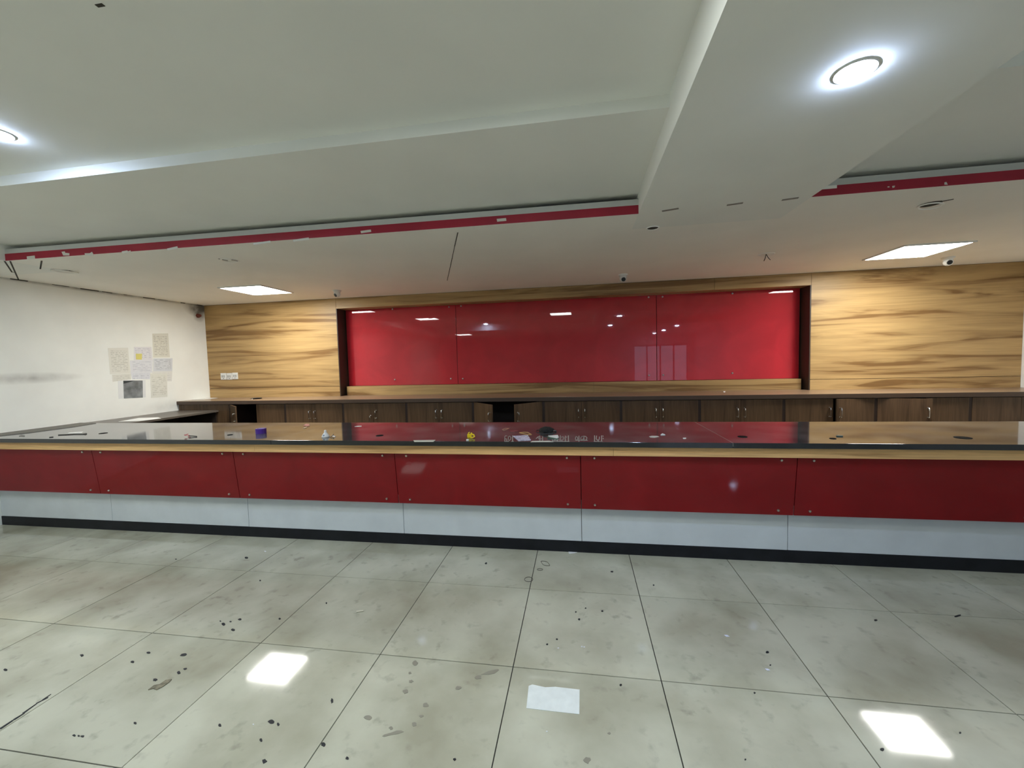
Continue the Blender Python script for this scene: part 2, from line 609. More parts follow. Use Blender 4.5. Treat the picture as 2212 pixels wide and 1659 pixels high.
# ------------------------------------------------------------------ floor
floor = MB().box(XL, XR, YB, 3.95, -0.12, -0.006).build('floor', M_GROUT)
floor['kind'] = 'structure'
T = 0.8
tme = None
k0, k1 = math.floor(XL / T), math.ceil(XR / T)
random.seed(4)
for j in range(-15, 5):
    for k in range(k0, k1):
        x0, x1 = max(k * T, XL), min((k + 1) * T, XR)
        y0, y1 = j * T, (j + 1) * T
        y0 = max(y0, YB)
        g = 0.0028
        full = abs(x1 - x0 - T) < 1e-4 and abs(y1 - y0 - T) < 1e-4
        if y1 - y0 < 0.05:
            continue
        if full and tme is not None:
            o = bpy.data.objects.new('tile', tme)
            COL.objects.link(o)
            o.parent = floor
        else:
            m = MB().box(-(x1 - x0) / 2 + g, (x1 - x0) / 2 - g, -(y1 - y0) / 2 + g, (y1 - y0) / 2 - g, -0.006, 0.0)
            o = m.local('tile', M_TILE, floor)
            if full:
                tme = o.data
        o.location = ((x0 + x1) / 2, (y0 + y1) / 2, random.uniform(-0.0006, 0.0))


def blob(cx, cy, rx, ry, n=9, seed=0, ang=0.0):
    rnd = random.Random(seed)
    out = []
    for i in range(n):
        a = 2 * math.pi * i / n
        r = rnd.uniform(0.65, 1.1)
        x, y = rx * r * math.cos(a), ry * r * math.sin(a)
        out.append((cx + x * math.cos(ang) - y * math.sin(ang), cy + x * math.sin(ang) + y * math.cos(ang)))
    return out


# trodden-in black spots and grey drips on the tiles (photo pixel, half-width, half-height, tone)
SPOTS = [(532, 1205, 4, 2.5, 0), (573, 1191, 2.5, 1.5, 2), (380, 1208, 2, 1, 0), (562, 1254, 2.5, 1.5, 0), (483, 1349, 5, 3.5, 0), (518, 1338, 4, 2, 0),
         (503, 1361, 4.5, 3, 0), (498, 1343, 3, 1.5, 0), (476, 1342, 2, 1.5, 0), (177, 1416, 4.5, 3, 0), (321, 1410, 4.5, 2.5, 0), (286, 1430, 4.5, 2.5, 0),
         (396, 1415, 9, 3, 0), (386, 1453, 5, 3.5, 0), (400, 1445, 5, 2, 0), (335, 1469, 5, 3, 0), (12, 1447, 5, 3, 0), (292, 1562, 3.5, 3, 0),
         (475, 1567, 4, 4, 0), (586, 1559, 7, 5.5, 0), (601, 1565, 3, 3.5, 0), (564, 1599, 3.5, 4, 0), (571, 1645, 6, 5, 0), (698, 1608, 5, 5.5, 0),
         (717, 1514, 3, 6, 0), (750, 1638, 4, 3.5, 0), (982, 1641, 3.5, 3.5, 0), (160, 1589, 4, 2.5, 0), (178, 1591, 5, 2.5, 0), (170, 1590, 3, 2, 0),
         (604, 1337, 3, 2, 0), (705, 1303, 2, 2, 0), (1050, 1217, 3, 2, 0), (1322, 1235, 3, 1.6, 0), (1412, 1264, 2, 1.6, 0), (1251, 1338, 2.5, 2, 0),
         (1301, 1320, 2.5, 1.8, 0), (1244, 1322, 2, 1.5, 0), (1203, 1381, 2.5, 2, 0), (1182, 1392, 2.5, 2, 0), (1265, 1314, 2, 1.5, 0), (1341, 1480, 3, 2.5, 0),
         (1892, 1340, 4, 2.5, 0), (1658, 1409, 4, 3, 0), (1905, 1619, 6, 4, 0), (2068, 1331, 10, 2.5, 0), (1630, 1497, 2.5, 2, 0), (2074, 1583, 3, 2.5, 0), (1664, 1437, 2, 1.5, 0),
         (1610, 1641, 2.5, 2, 0), (1316, 1584, 4, 3, 1),
         (876, 1494, 7, 5, 1), (888, 1472, 5, 3.5, 1), (920, 1523, 7, 5, 1), (990, 1486, 7, 4.5, 1), (1033, 1463, 8, 5, 1), (897, 1432, 6, 7, 1), (886, 1454, 4, 3, 1),
         (910, 1547, 6, 3, 1), (850, 1584, 26, 4, 1), (895, 1565, 6, 5, 1), (795, 1550, 10, 6, 1), (1268, 1642, 8, 8, 1), (1060, 1452, 22, 5, 1), (845, 1573, 5, 4, 1)]
M_FLECK = plain('pale_fleck', (0.7, 0.72, 0.75), 0.6)
for i, (px, py, rx, ry, tone) in enumerate(SPOTS):
    pts = [at(x, y, 2, 0.0002) for x, y in blob(px, py, rx, ry, 10, i, -0.25 if rx > 2.2 * ry else 0)]
    MB().prism(pts, (0, 0, 0.0018 if tone == 0 else 0.0006)).build('stain', (M_STAIN, M_STAIN2, M_FLECK)[tone], floor)
# opened joint with crumbled filler in the near corner
for i, (a, b2) in enumerate((((0, 1575), (28, 1556)), ((30, 1555), (52, 1541)), ((50, 1541), (78, 1521)), ((78, 1520), (104, 1507)), ((92, 1512), (110, 1500)))):
    pa, pb = at(*a, 2, 0.0002), at(*b2, 2, 0.0002)
    n = Vector((-(pb - pa).y, (pb - pa).x, 0)).normalized() * (0.007 - 0.001 * i)
    MB().prism([pa - n, pb - n * 0.7, pb + n * 0.5, pa + n], (0, 0, 0.002)).build('stain', M_STAIN, floor)

# ------------------------------------------------------------------ ceiling
M_COVE_SHADE = plain('cove_shade_dark', (0.05, 0.052, 0.05), 0.9)  # shade inside the light coves, put into the colour
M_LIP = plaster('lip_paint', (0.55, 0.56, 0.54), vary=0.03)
ceiling = empty('ceiling', (0, 0, ZC), kind='structure')
TX0, BX0, BX1, TX1, TY0, STEP = -5.15, 0.87, 2.05, 5.2, -4.6, -0.72


def lipL(x):
    return 0.39 + (x - 0.87) * 0.0165


# soffit over the back of the room, with the thin lips of the two light coves
MB().box(XL, XR, 0.78, 3.95, ZC, ZTOP).build('soffit', M_SOFFIT, ceiling)
for (xa, xb, ya, yb) in ((TX0, BX0, lipL(TX0), lipL(BX0)), (BX1, TX1, 0.325, 0.304)):
    MB().prism([(xa, ya, ZC), (xb, yb, ZC), (xb, 0.78, ZC), (xa, 0.78, ZC)], (0, 0, 0.112)).build('cove_lip', M_SOFFIT, ceiling)
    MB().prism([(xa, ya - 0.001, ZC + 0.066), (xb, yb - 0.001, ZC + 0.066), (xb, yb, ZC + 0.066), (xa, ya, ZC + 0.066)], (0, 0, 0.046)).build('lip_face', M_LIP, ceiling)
MB().box(BX0, BX1, TY0, 0.78, ZC, ZTOP).build('beam', M_CEIL, ceiling)
for nm, xa, xb in (('tray', TX0, BX0), ('tray', BX1, TX1)):
    MB().box(xa, xb, STEP, 0.78, ZT, ZTOP).build('tray_panel', M_CEIL, ceiling)
    MB().box(xa, xb, TY0, STEP, ZN, ZTOP).build('tray_panel', M_CEIL, ceiling)
MB().box(XL, TX0, TY0, 0.78, ZC, ZTOP).build('soffit', M_CEIL, ceiling)
MB().box(TX1, XR, TY0, 0.78, ZC, ZTOP).build('soffit', M_CEIL, ceiling)
MB().box(XL, XR, YB, TY0, ZC, ZTOP).build('soffit', M_CEIL, ceiling)
for xa, xb in ((TX0, BX0), (BX1, TX1)):
    MB().box(xa, xb, 0.70, 0.781, ZC + 0.113, ZT).build('cove_back_shade', M_COVE_SHADE, ceiling)
    MB().box(xa, xb, 0.43, 0.70, ZC + 0.1125, ZC + 0.116).build('cove_floor_shade', M_COVE_SHADE, ceiling)
# red painted band along the bottom of the lips
e = 0.0025
for (xa, xb, ya, yb) in ((TX0, BX0, lipL(TX0), lipL(BX0)), (BX1, TX1, 0.325, 0.304)):
    MB().prism([(xa, ya, ZC), (xb, yb, ZC), (xb, yb - e, ZC), (xa, ya - e, ZC)], (0, 0, 0.066)).build('red_band', M_RED_BAND, ceiling)
MB().prism([(BX1 + 0.001, 0.3225, ZC + 0.045), (BX1 + 0.16, 0.321, ZC + 0.045), (BX1 + 0.16, 0.319, ZC + 0.045), (BX1 + 0.001, 0.32, ZC + 0.045)],
           (0, 0, 0.022)).build('filler_patch', M_SOFFIT, ceiling)


def on_band(px, py):
    if px < 1400:
        p = at(px, py, 1, 0.36)
        for _ in range(4):
            p = at(px, py, 1, lipL(p.x) - e)
        return p
    p = at(px, py, 1, 0.32)
    return at(px, py, 1, 0.325 - (p.x - BX1) * 0.0067 - e)


TAPES = [[(58, 554), (75, 552), (76, 559), (59, 561)], [(133, 544), (140, 543), (141, 546), (150, 547), (150, 552), (137, 552)],
         [(183, 547), (194, 547), (199, 544), (203, 551), (196, 553), (184, 551)], [(263, 543), (275, 541), (277, 543), (282, 541), (283, 544), (265, 548)],
         [(361, 537), (383, 532), (385, 537), (362, 541)], [(547, 525), (584, 520), (585, 524), (548, 529)], [(633, 518), (667, 513), (668, 518), (634, 522)],
         [(779, 499), (801, 496), (802, 501), (780, 504)], [(1073, 473), (1093, 471), (1094, 477), (1074, 479)], [(1917, 403), (1921, 402.5), (1921, 405), (1917, 405)],
         [(1927, 402), (1933, 401), (1932, 405), (1928, 406)], [(2040, 394), (2044, 393), (2047, 399), (2040, 399)], [(0, 558), (9, 557), (9, 564), (0, 565)]]
for t in TAPES:
    pts = [on_band(*p) for p in t]
    MB().prism(pts, (0, -0.0015, 0)).build('tape', M_TAPE, ceiling)


def strip(px0, px1, w, mat, name='crack', z=ZC, parent=None, d=-0.002):
    a, b2 = at(*px0, 2, z), at(*px1, 2, z)
    n = Vector((-(b2 - a).y, (b2 - a).x, 0)).normalized() * w / 2
    return MB().prism([a - n, b2 - n, b2 + n, a + n], (0, 0, d)).build(name, mat, parent or ceiling)


random.seed(11)
strip((989, 502), (982, 532), 0.008, M_CRACK)
strip((982, 532), (977, 556), 0.006, M_CRACK)
strip((977, 556), (966, 606), 0.007, M_CRACK)
for a, b2 in (((10, 564), (26, 588)), ((26, 588), (33, 588)), ((22, 564), (40, 604)), ((90, 563), (87, 581))):
    strip(a, b2, 0.012, M_CRACK)
for a, b2 in (((1430, 456), (1466, 450)), ((1570, 443), (1605, 438)), ((1689, 432), (1725, 427))):
    strip(a, b2, 0.028, M_TAPEGREY, 'tape')
strip((212, 8), (220, 14), 0.03, M_CRACK, z=ZN)
# dirty line where the soffit meets the white wall
rd = random.Random(5)
yv = 0.9
while yv < 3.4:
    ln = rd.uniform(0.04, 0.22)
    w = rd.uniform(0.004, 0.014)
    MB().box(XL, XL + w, yv, yv + ln, ZC - rd.uniform(0.004, 0.012), ZC).build('crack', M_CRACK, ceiling)
    yv += ln + rd.uniform(0.02, 0.25)

# ------------------------------------------------------------------ walls
wall_left = MB().box(XL - 0.15, XL, YB, 3.95, -0.1, ZTOP).build('wall_left', M_WALL_L)
wall_left['kind'] = 'structure'
wall_right = MB().box(XR, XR + 0.15, YB, 3.95, -0.1, ZTOP).build('wall_right', M_WALL)
wall_right['kind'] = 'structure'
wall_back = MB().box(XL, XR, 3.70, 3.84, -0.1, ZC).build('wall_back', M_DARKEDGE)
wall_back['kind'] = 'structure'
G = 0.0015
PAN = [(XL, NX0 - 0.001, NZ0 + 0.015, ZC - 0.004), (XL, NX0 - 0.001, 1.19, NZ0 + 0.009), (NX1 + 0.001, XR, NZ0 - 0.006, ZC - 0.004), (NX1 + 0.001, XR, 1.19, NZ0 - 0.012),
       (NX0 + 0.001, 2.35, NZ1, ZC - 0.004), (2.352, NX1 - 0.001, NZ1, ZC - 0.004)]
for x0, x1, z0, z1 in PAN:
    MB().box(x0 + G, x1 - G, YW, 3.70, z0, z1).build('wood_panel', M_WOOD, wall_back)
# wood strip below the glass, in two lengths, and the dark niche lining
for x0, x1 in ((NX0 + 0.05, 0.62), (0.622, NX1 - 0.05)):
    MB().box(x0, x1, 3.56, 3.70, 1.19, NZ0 - 0.004).build('wood_panel', M_WOOD, wall_back)
M_JAMB = plain('niche_lining', (0.05, 0.032, 0.022), 0.5)
MB().box(NX0 - 0.001, NX0 + 0.012, YW + 0.002, 3.70, 1.19, NZ1).build('niche_jamb', M_JAMB, wall_back)
MB().box(NX1 - 0.012, NX1 + 0.001, YW + 0.002, 3.70, 1.19, NZ1).build('niche_jamb', M_JAMB, wall_back)
# dark line along the top of the wood
MB().box(XL, XR, YW + 0.004, 3.70, ZC - 0.006, ZC).build('top_line', M_DARKEDGE, wall_back)

# wall behind the camera with a glazed shop front
DX0, DX1, DZ1 = 3.2, 5.8, 2.3
wall_front = MB().box(XL, DX0, YB - 0.15, YB, -0.1, ZTOP).box(DX1, XR, YB - 0.15, YB, -0.1, ZTOP).box(DX0, DX1, YB - 0.15, YB, DZ1, ZTOP).build('wall_front', M_WALL)
wall_front['kind'] = 'structure'
win = empty('window_1', ((DX0 + DX1) / 2, YB, 0), kind='structure')
M_ALU = plain('grey_aluminium', (0.35, 0.36, 0.37), 0.4, 0.8)
for i in range(5):
    x = DX0 + (DX1 - DX0) * i / 4
    MB().box(x - 0.03, x + 0.03, YB - 0.1, YB - 0.02, 0, DZ1).build('window_frame', M_ALU, win)
MB().box(DX0, DX1, YB - 0.1, YB - 0.02, DZ1 - 0.06, DZ1).build('window_frame', M_ALU, win)
MB().box(DX0, DX1, YB - 0.1, YB - 0.02, 0, 0.06).build('window_frame', M_ALU, win)
mg, nt, b, N, L = new_mat('clear_glass')
b.inputs['Base Color'].default_value = (0.95, 0.97, 0.98, 1)
b.inputs['Roughness'].default_value = 0.02
b.inputs['Transmission Weight'].default_value = 1.0
b.inputs['IOR'].default_value = 1.02
for i in range(4):
    x = DX0 + (DX1 - DX0) * i / 4
    MB().box(x + 0.032, x + (DX1 - DX0) / 4 - 0.032, YB - 0.064, YB - 0.058, 0.06, DZ1 - 0.06).build('pane', mg, win)

# ------------------------------------------------------------------ red glass panels in the niche
studs_px = [[(848, 668), (853, 820), (970, 663), (974, 818)], [(996, 661), (1000, 818), (1401, 642), (1402, 811)], [(1431, 641), (1433, 810), (1582, 634), (1582, 806)]]
for i, (x0, x1, lab) in enumerate(((NX0 + 0.030, -1.607, 'glossy red glass wall panel beside the three white switches, narrow'),
                                   (-1.600, 1.584, 'widest glossy red glass panel in the middle of the wood wall'),
                                   (1.591, NX1 - 0.030, 'glossy red glass wall panel nearest the wood wall with the domed camera above'))):
    t = empty('red_glass_panel', ((x0 + x1) / 2, NY, NZ0), lab, 'wall panel', 'red glass panels on the wall')
    MB().box(x0, x1, NY, NY + 0.010, NZ0, NZ1 + 0.05, 0.002).build('pane', M_RED_WALL, t)
    for q in studs_px[i]:
        p = at(*q, 1, NY)
        MB().lathe([(0, -0.012), (0.011, -0.010), (0.014, -0.004), (0.014, 0.0)], p, 16, (0, 1, 0)).build('stud', M_STEEL, t, True)

# ------------------------------------------------------------------ front counter
GZ, GY0, GY1 = 1.04, 0.40, 1.47
fc = empty('service_counter', (0, 0.9, 0), 'long service counter with black granite top, red glass front and white base', 'counter')
for x0, x1 in ((XL, -2.4455), (-2.4425, 1.5635), (1.5665, XR)):
    MB().box(x0, x1, GY0, GY1, GZ - 0.042, GZ, 0.0012).build('granite_slab', M_GRANITE, fc)
for x in (-2.444, 1.565):
    MB().box(x - 0.0012, x + 0.0012, GY0 + 0.004, GY1 - 0.004, GZ - 0.03, GZ - 0.0006).build('slab_joint', plain('joint_filler', (0.45, 0.42, 0.36), 0.7), fc)
for x0, x1 in ((XL, -5.16), (-5.158, -2.66), (-2.658, 0.662), (0.664, XR)):
    MB().box(x0, x1, 0.442, 0.50, 0.918, GZ - 0.042).build('fascia_board', M_FASCIA, fc)
MB().box(XL, XR, 0.66, 1.40, 0.0, GZ - 0.042).build('counter_body', M_DARK, fc)
MB().box(XL, XR, 0.5, 0.66, 0.93, GZ - 0.042).build('counter_rail', M_DARKEDGE, fc)
JX = [XL + 0.004] + [0.396 + 1.672 * k for k in range(-3, 4)] + [XR - 0.004]
RY0, RZ0, RY1, RZ1 = 0.495, 0.925, 0.548, 0.428     # red glass: leans in towards the floor
dv = Vector((0, RY1 - RY0, RZ1 - RZ0)).normalized()
nv = Vector((0, dv.z, -dv.y))                       # outward normal, towards the customer
if nv.y > 0:
    nv = -nv
for i, (xa, xb) in enumerate(zip(JX, JX[1:])):
    g = 0.003
    pa, pb = Vector((xa + g, RY0, RZ0)), Vector((xb - g, RY0, RZ0))
    pc, pd = Vector((xb - g, RY1, RZ1)), Vector((xa + g, RY1, RZ1))
    gp = MB().prism([pa, pb, pc, pd], -nv * 0.010).build('red_glass', M_RED_FRONT, fc)
    for x in (xa + 0.115, xb - 0.115):
        for s in (0.08, 0.92):
            p = Vector((x, RY0 + (RY1 - RY0) * s, RZ0 + (RZ1 - RZ0) * s))
            MB().lathe([(0, 0.010), (0.008, 0.009), (0.011, 0.004), (0.011, 0)], p, 14, nv).build('stud', M_STEEL, gp, True)
    MB().box(xa + 0.0022, xb - 0.0022, 0.636, 0.66, 0.102, 0.60, 0.001).build('white_panel', M_WHITEPANEL, fc)
MB().box(XL, XR, 0.57, 0.60, 0.50, 0.93).build('glass_batten', M_DARKEDGE, fc)
MB().box(XL, XR, 0.632, 0.66, 0.0, 0.10).build('skirting', M_SKIRT, fc)

M_GROM = plain('matt_black_rubber', (0.008, 0.008, 0.008), 0.9, 0.0, 0.1)
# cable holes with black rims let into the granite
for q, r in (((223, 936), 0.036), ((497, 939.5), 0.024), ((820, 941), 0.034), ((1604, 943.5), 0.036), ((2080, 945.5), 0.05), ((1799, 947.5), 0.022)):
    p = at(*q, 2, GZ)
    MB().lathe([(0, 0.0015), (r * 0.72, 0.0015), (r * 0.8, 0.004), (r, 0.003), (r + 0.002, 0.0)], p, 24).build('cable_grommet', M_GROM, fc, True)

# upside-down reflection of sign lettering, painted as flat marks on the granite
M_LET = plain('letter_reflection', (0.42, 0.39, 0.36), 0.6)
STR = [[(240, 345), (240, 432)], [(240, 345), (256, 324), (276, 330)], [(240, 398), (256, 374), (274, 382), (276, 432)], [(236, 430), (292, 430)],
       [(302, 345), (300, 385), (318, 405), (340, 392), (345, 355), (325, 332), (302, 345)], [(374, 325), (374, 432)], [(300, 425), (318, 405)], [(355, 432), (388, 432)],
       [(776, 372), (806, 350), (836, 328)], [(800, 345), (822, 372), (834, 402)], [(838, 330), (838, 432)], [(838, 392), (864, 374)], [(886, 340), (886, 432)], [(820, 432), (900, 432)],
       [(1052, 395), (1052, 432)], [(1096, 380), (1096, 432)], [(1052, 420), (1075, 405), (1096, 400)], [(1186, 325), (1186, 432)], [(1140, 395), (1140, 432)],
       [(1208, 350), (1236, 342), (1252, 362), (1242, 388), (1218, 400), (1214, 432)], [(1276, 330), (1276, 432)], [(1326, 325), (1326, 432)], [(1276, 360), (1300, 345)], [(1040, 432), (1340, 432)],
       [(1448, 350), (1446, 385), (1466, 402), (1486, 385), (1480, 350), (1462, 340), (1448, 350)], [(1506, 330), (1506, 432)],
       [(1540, 350), (1536, 385), (1556, 402), (1580, 385), (1590, 350), (1566, 335), (1540, 350)], [(1592, 328), (1592, 410)], [(1592, 350), (1620, 335), (1642, 360), (1634, 395), (1610, 402)],
       [(1445, 405), (1652, 405)], [(1772, 325), (1772, 432)], [(1806, 328), (1800, 380), (1826, 405), (1852, 388), (1856, 345)], [(1892, 325), (1892, 432)], [(1826, 405), (1856, 428), (1892, 420)], [(1762, 432), (1905, 432)],
       [(1914, 326), (1918, 340)], [(1916, 366), (1920, 380)]]
lm_ = MB()
SC = 280 / 2212
for st in STR:
    for (xa, ya), (xb, yb) in zip(st, st[1:]):
        a = Vector((1060 + xa * SC, 900 + ya * SC)); b2 = Vector((1060 + xb * SC, 900 + yb * SC))
        a.y = min(a.y, 953.6); b2.y = min(b2.y, 953.6)
        if (b2 - a).length < 0.2:
            continue
        d = (b2 - a).normalized(); n = Vector((-d.y, d.x)) * 0.85
        a2, b3 = a - d * 0.4, b2 + d * 0.4
        n = Vector((n.x, n.y * 0.6))
        lm_.prism([at(*(a2 - n), 2, GZ), at(*(b3 - n), 2, GZ), at(*(b3 + n), 2, GZ), at(*(a2 + n), 2, GZ)], (0, 0, 0.0006))
lm_.build('reflected_lettering', M_LET, fc, label='pale painted reflection of sign lettering, upside down, on the granite')['kind'] = 'stuff'

# ------------------------------------------------------------------ side counter along the white wall
sc_ = empty('side_counter', (-5.76, 2.1, 0), 'dark topped side counter running along the white wall with papers', 'counter')
MB().box(XL + 0.002, -5.385, GY1 + 0.003, 2.829, GZ - 0.03, GZ - 0.001, 0.003).build('top', plain('dull_dark_top', (0.10, 0.085, 0.07), 0.35, noise=0.2, nscale=6), sc_)
MB().box(XL + 0.002, -5.42, 1.52, 1.54, 0.0, GZ - 0.03).build('side_panel', M_DARKEDGE, sc_)
MB().box(XL + 0.002, -5.42, 2.80, 2.815, 0.0, GZ - 0.03).build('side_panel', M_DARKEDGE, sc_)
MB().box(XL + 0.002, XL + 0.02, 1.54, 2.80, 0.0, GZ - 0.03).build('back_panel', M_DARKEDGE, sc_)

# ------------------------------------------------------------------ back worktop and its cabinets
wt = empty('back_worktop', (0, 3.1, 1.135), 'long dark brown worktop running below the oak and red wall', 'worktop')
MB().box(XL + 0.004, XR, 2.80, 3.56, 1.135, 1.19, 0.002).build('board', M_TOP, wt)
MB().box(XL + 0.004, XR, 2.797, 2.7995, 1.136, 1.1885).build('added_edge_strip', M_ADDED_STRIP, wt)  # strip added to keep the front the worktop's own dark brown

hm = None


def make_handle(parent, x, z, y=0.0):
    """chrome bow handle standing on the outside of a door, local coordinates"""
    global hm
    if hm is None:
        m = MB()
        pts = [(0, 0, 0.058), (0, -0.020, 0.058)]
        pts += [(0, -0.020 - 0.010 * math.sin(a), 0.050 + 0.008 * math.cos(a)) for a in (0.4, 0.9, 1.57)]
        pts += [(0, -0.031, 0.02), (0, -0.031, -0.02)]
        pts += [(0, -0.020 - 0.010 * math.sin(a), -0.050 - 0.008 * math.cos(a)) for a in (1.57, 0.9, 0.4)]
        pts += [(0, -0.020, -0.058), (0, 0, -0.058)]
        m.tube(pts, 0.0068, 8)
        m.lathe([(0, -0.002), (0.009, -0.002), (0.009, 0.002), (0, 0.002)], (0, -0.002, 0.058), 10, (0, 1, 0))
        m.lathe([(0, -0.002), (0.009, -0.002), (0.009, 0.002), (0, 0.002)], (0, -0.002, -0.058), 10, (0, 1, 0))
        o = m.local('handle', M_CHROME, parent, True)
        hm = o.data
    else:
        o = bpy.data.objects.new('handle', hm)
        COL.objects.link(o)
        o.parent = parent
    o.location = (x, y, z)
    return o


CY, CZ0, CZ1 = 2.83, 0.08, 1.125


def cabinet(x0, x1, label, doors, split=None, shelf=True):
    """doors: list of (hinge 'L'/'R', angle in degrees, handle dz or None)"""
    t = empty('base_cabinet', ((x0 + x1) / 2, 3.1, 0), label, 'cabinet', 'base cabinets under the back worktop')
    s = 0.02
    MB().box(x0, x0 + s, CY + 0.004, 3.42, 0.0, 1.133).build('side_panel', M_CARCASS, t)
    MB().box(x1 - s, x1, CY + 0.004, 3.42, 0.0, 1.133).build('side_panel', M_CARCASS, t)
    MB().box(x0 + s, x1 - s, 3.40, 3.42, CZ0, 1.133).build('back_panel', M_DARKEDGE, t)
    MB().box(x0 + s, x1 - s, CY + 0.02, 3.40, CZ0, CZ0 + 0.018).build('bottom_panel', M_DARKEDGE, t)
    MB().box(x0 + s, x1 - s, CY + 0.006, CY + 0.05, CZ1 + 0.002, 1.133).build('top_rail', M_DARKEDGE, t)
    MB().box(x0 + s, x1 - s, CY + 0.06, CY + 0.08, 0.0, CZ0).build('plinth', M_DARKEDGE, t)
    sp = split if split is not None else (x0 + x1) / 2
    a, c = x0 + s * 0.9, x1 - s * 0.9
    for hinge, ang, hdz in doors:
        if hinge == 'L':
            w = sp - a - 0.002
            loc, sgn = (a, CY, 0), 1
        else:
            w = c - sp - 0.002
            loc, sgn = (c, CY, 0), -1
        m = MB().box(0 if sgn > 0 else -w, w if sgn > 0 else 0, 0.0, 0.018, CZ0 + 0.02, CZ1, 0.0015)
        d = m.local('door', M_DARK, t)
        d.location = Vector(loc) - t.location
        d.rotation_euler = (0, 0, -sgn * math.radians(ang))
        if hdz is not None:
            make_handle(d, sgn * (w - 0.042), 0.955 + hdz)
    return t


UN = [(-4.19, -3.197, 'closed dark wood cabinet with two handles just right of the cabinet with the dark gap', [('L', 0, 0), ('R', 0, 0)], -3.718),
      (-3.197, -2.168, 'dark wood cabinet with one handle hanging lower than the other, below the niche edge', [('L', 0, -0.075), ('R', 0, 0)], -2.70),
      (-2.168, -1.141, 'closed dark wood cabinet just left of the cabinet with both doors open', [('L', 0, 0), ('R', 0, 0)], -1.657)]
for x0, x1, lab, drs, sp in UN:
    cabinet(x0, x1, lab, drs, sp)
cabinet(-5.20, -4.19, 'dark wood cabinet at the white wall end, one door swung open on a dark gap', [('L', 38, 0), ('R', 0, None)], -4.70)
MB_f = empty('corner_filler', (-5.66, 2.9, 0), 'plain dark wood filler panel in the corner beside the white wall', 'panel')
MB().box(XL + 0.004, -5.202, CY + 0.002, CY + 0.02, 0, 1.133).build('board', M_DARK, MB_f)
cabinet(-1.141, -0.108, 'dark wood cabinet with both doors wide open on a black interior', [('L', 47, 0), ('R', 47, 0)], -0.622)
cabinet(-0.108, 0.959, 'closed dark wood cabinet just right of the cabinet with both doors open', [('L', 0, 0), ('R', 0, 0)], 0.424)
cabinet(0.959, 1.982, 'closed dark wood cabinet right below the joint of the widest red glass panel', [('L', 0, 0), ('R', 0, 0)], 1.464)
cabinet(1.982, 3.015, 'closed dark wood cabinet standing below the narrow red glass panel on the far end', [('L', 0, 0), ('R', 0, 0)], 2.497)
cabinet(3.015, 4.075, 'dark wood cabinet below the niche end with one door slightly ajar', [('L', 0, 0), ('R', 7, 0)], 3.594)
cabinet(4.075, 5.098, 'dark wood cabinet with a long door half open showing a black slot above', [('L', 14, 0), ('R', 0, None)], 4.62)
cabinet(5.098, 6.12, 'dark wood cabinet without handles at the dim end of the row', [('L', 0, None), ('R', 0, None)], 5.62)

# ------------------------------------------------------------------ lamps
def led_panel(name, cx, cy, z, label, mat, size=0.60, group=None):
    t = empty(name, (cx, cy, z), label, 'ceiling light', group)
    h, f = size / 2, 0.022
    m = MB()
    for x0, x1, y0, y1 in ((-h - f, h + f, -h - f, -h), (-h - f, h + f, h, h + f), (-h - f, -h, -h, h), (h, h + f, -h, h)):
        m.box(cx + x0, cx + x1, cy + y0, cy + y1, z - 0.014, z)
    m.build('frame', M_WHITE, t)
    MB().box(cx - h, cx + h, cy - h, cy + h, z - 0.009, z - 0.002).build('diffuser', mat, t)
    return t


led_panel('panel_light', -4.16, 2.37, ZC, 'lit square ceiling panel light in the corner by the white wall', M_PANEL, 0.62, 'square ceiling lights')
led_panel('panel_light', 4.14, 2.38, ZC, 'lit square ceiling panel light beside the domed camera, nearest the far side wall', M_PANEL, 0.62, 'square ceiling lights')
for (x, y, z, lab) in ((-4.15, -1.75, ZN, 'square ceiling light in the raised tray behind the viewer'), (-4.3, -6.4, ZC, 'square ceiling light far behind the viewer by the white wall'), (-0.1, -2.0, ZN, 'added unseen fill light in the raised tray right above the viewer')):  # the last panel is an added, unseen fill light
    led_panel('panel_light', x, y, z, lab, M_REAR, 0.6, 'square ceiling lights')


def downlight(x, y, z, label, r=0.068, group='round ceiling spots'):
    t = empty('round_downlight', (x, y, z), label, 'downlight', group)
    MB().lathe([(r, 0.0), (r + 0.004, 0.0), (r + 0.003, -0.004), (r + 0.001, -0.0055), (r, -0.004)], (x, y, z), 32).build('trim_ring', M_WHITE, t, True)
    MB().lathe([(r, -0.004), (r * 0.85, -0.011), (r * 0.5, -0.0145), (0, -0.0155)], (x, y, z), 32).build('diffuser', M_SPOT, t, True)
    return t


downlight(1.49, -1.10, ZC, 'bright blue-white round spot light under the beam')
downlight(-2.76, -1.12, ZN, 'round spot light glowing at the picture edge in the raised tray')
for i, (x, y, lab) in enumerate(((1.49, -4.33, 'round spot light under the beam behind the viewer'), (-2.9, -4.35, 'round spot light at the rear end of the raised tray'), (4.0, -5.8, 'first round spot light of the row behind the viewer'), (4.0, -8.2, 'second round spot light of the row behind the viewer'),
                                 (4.0, -10.4, 'last round spot light of the row behind the viewer'))):
    downlight(x, y, ZN if x < 0 else ZC, lab)

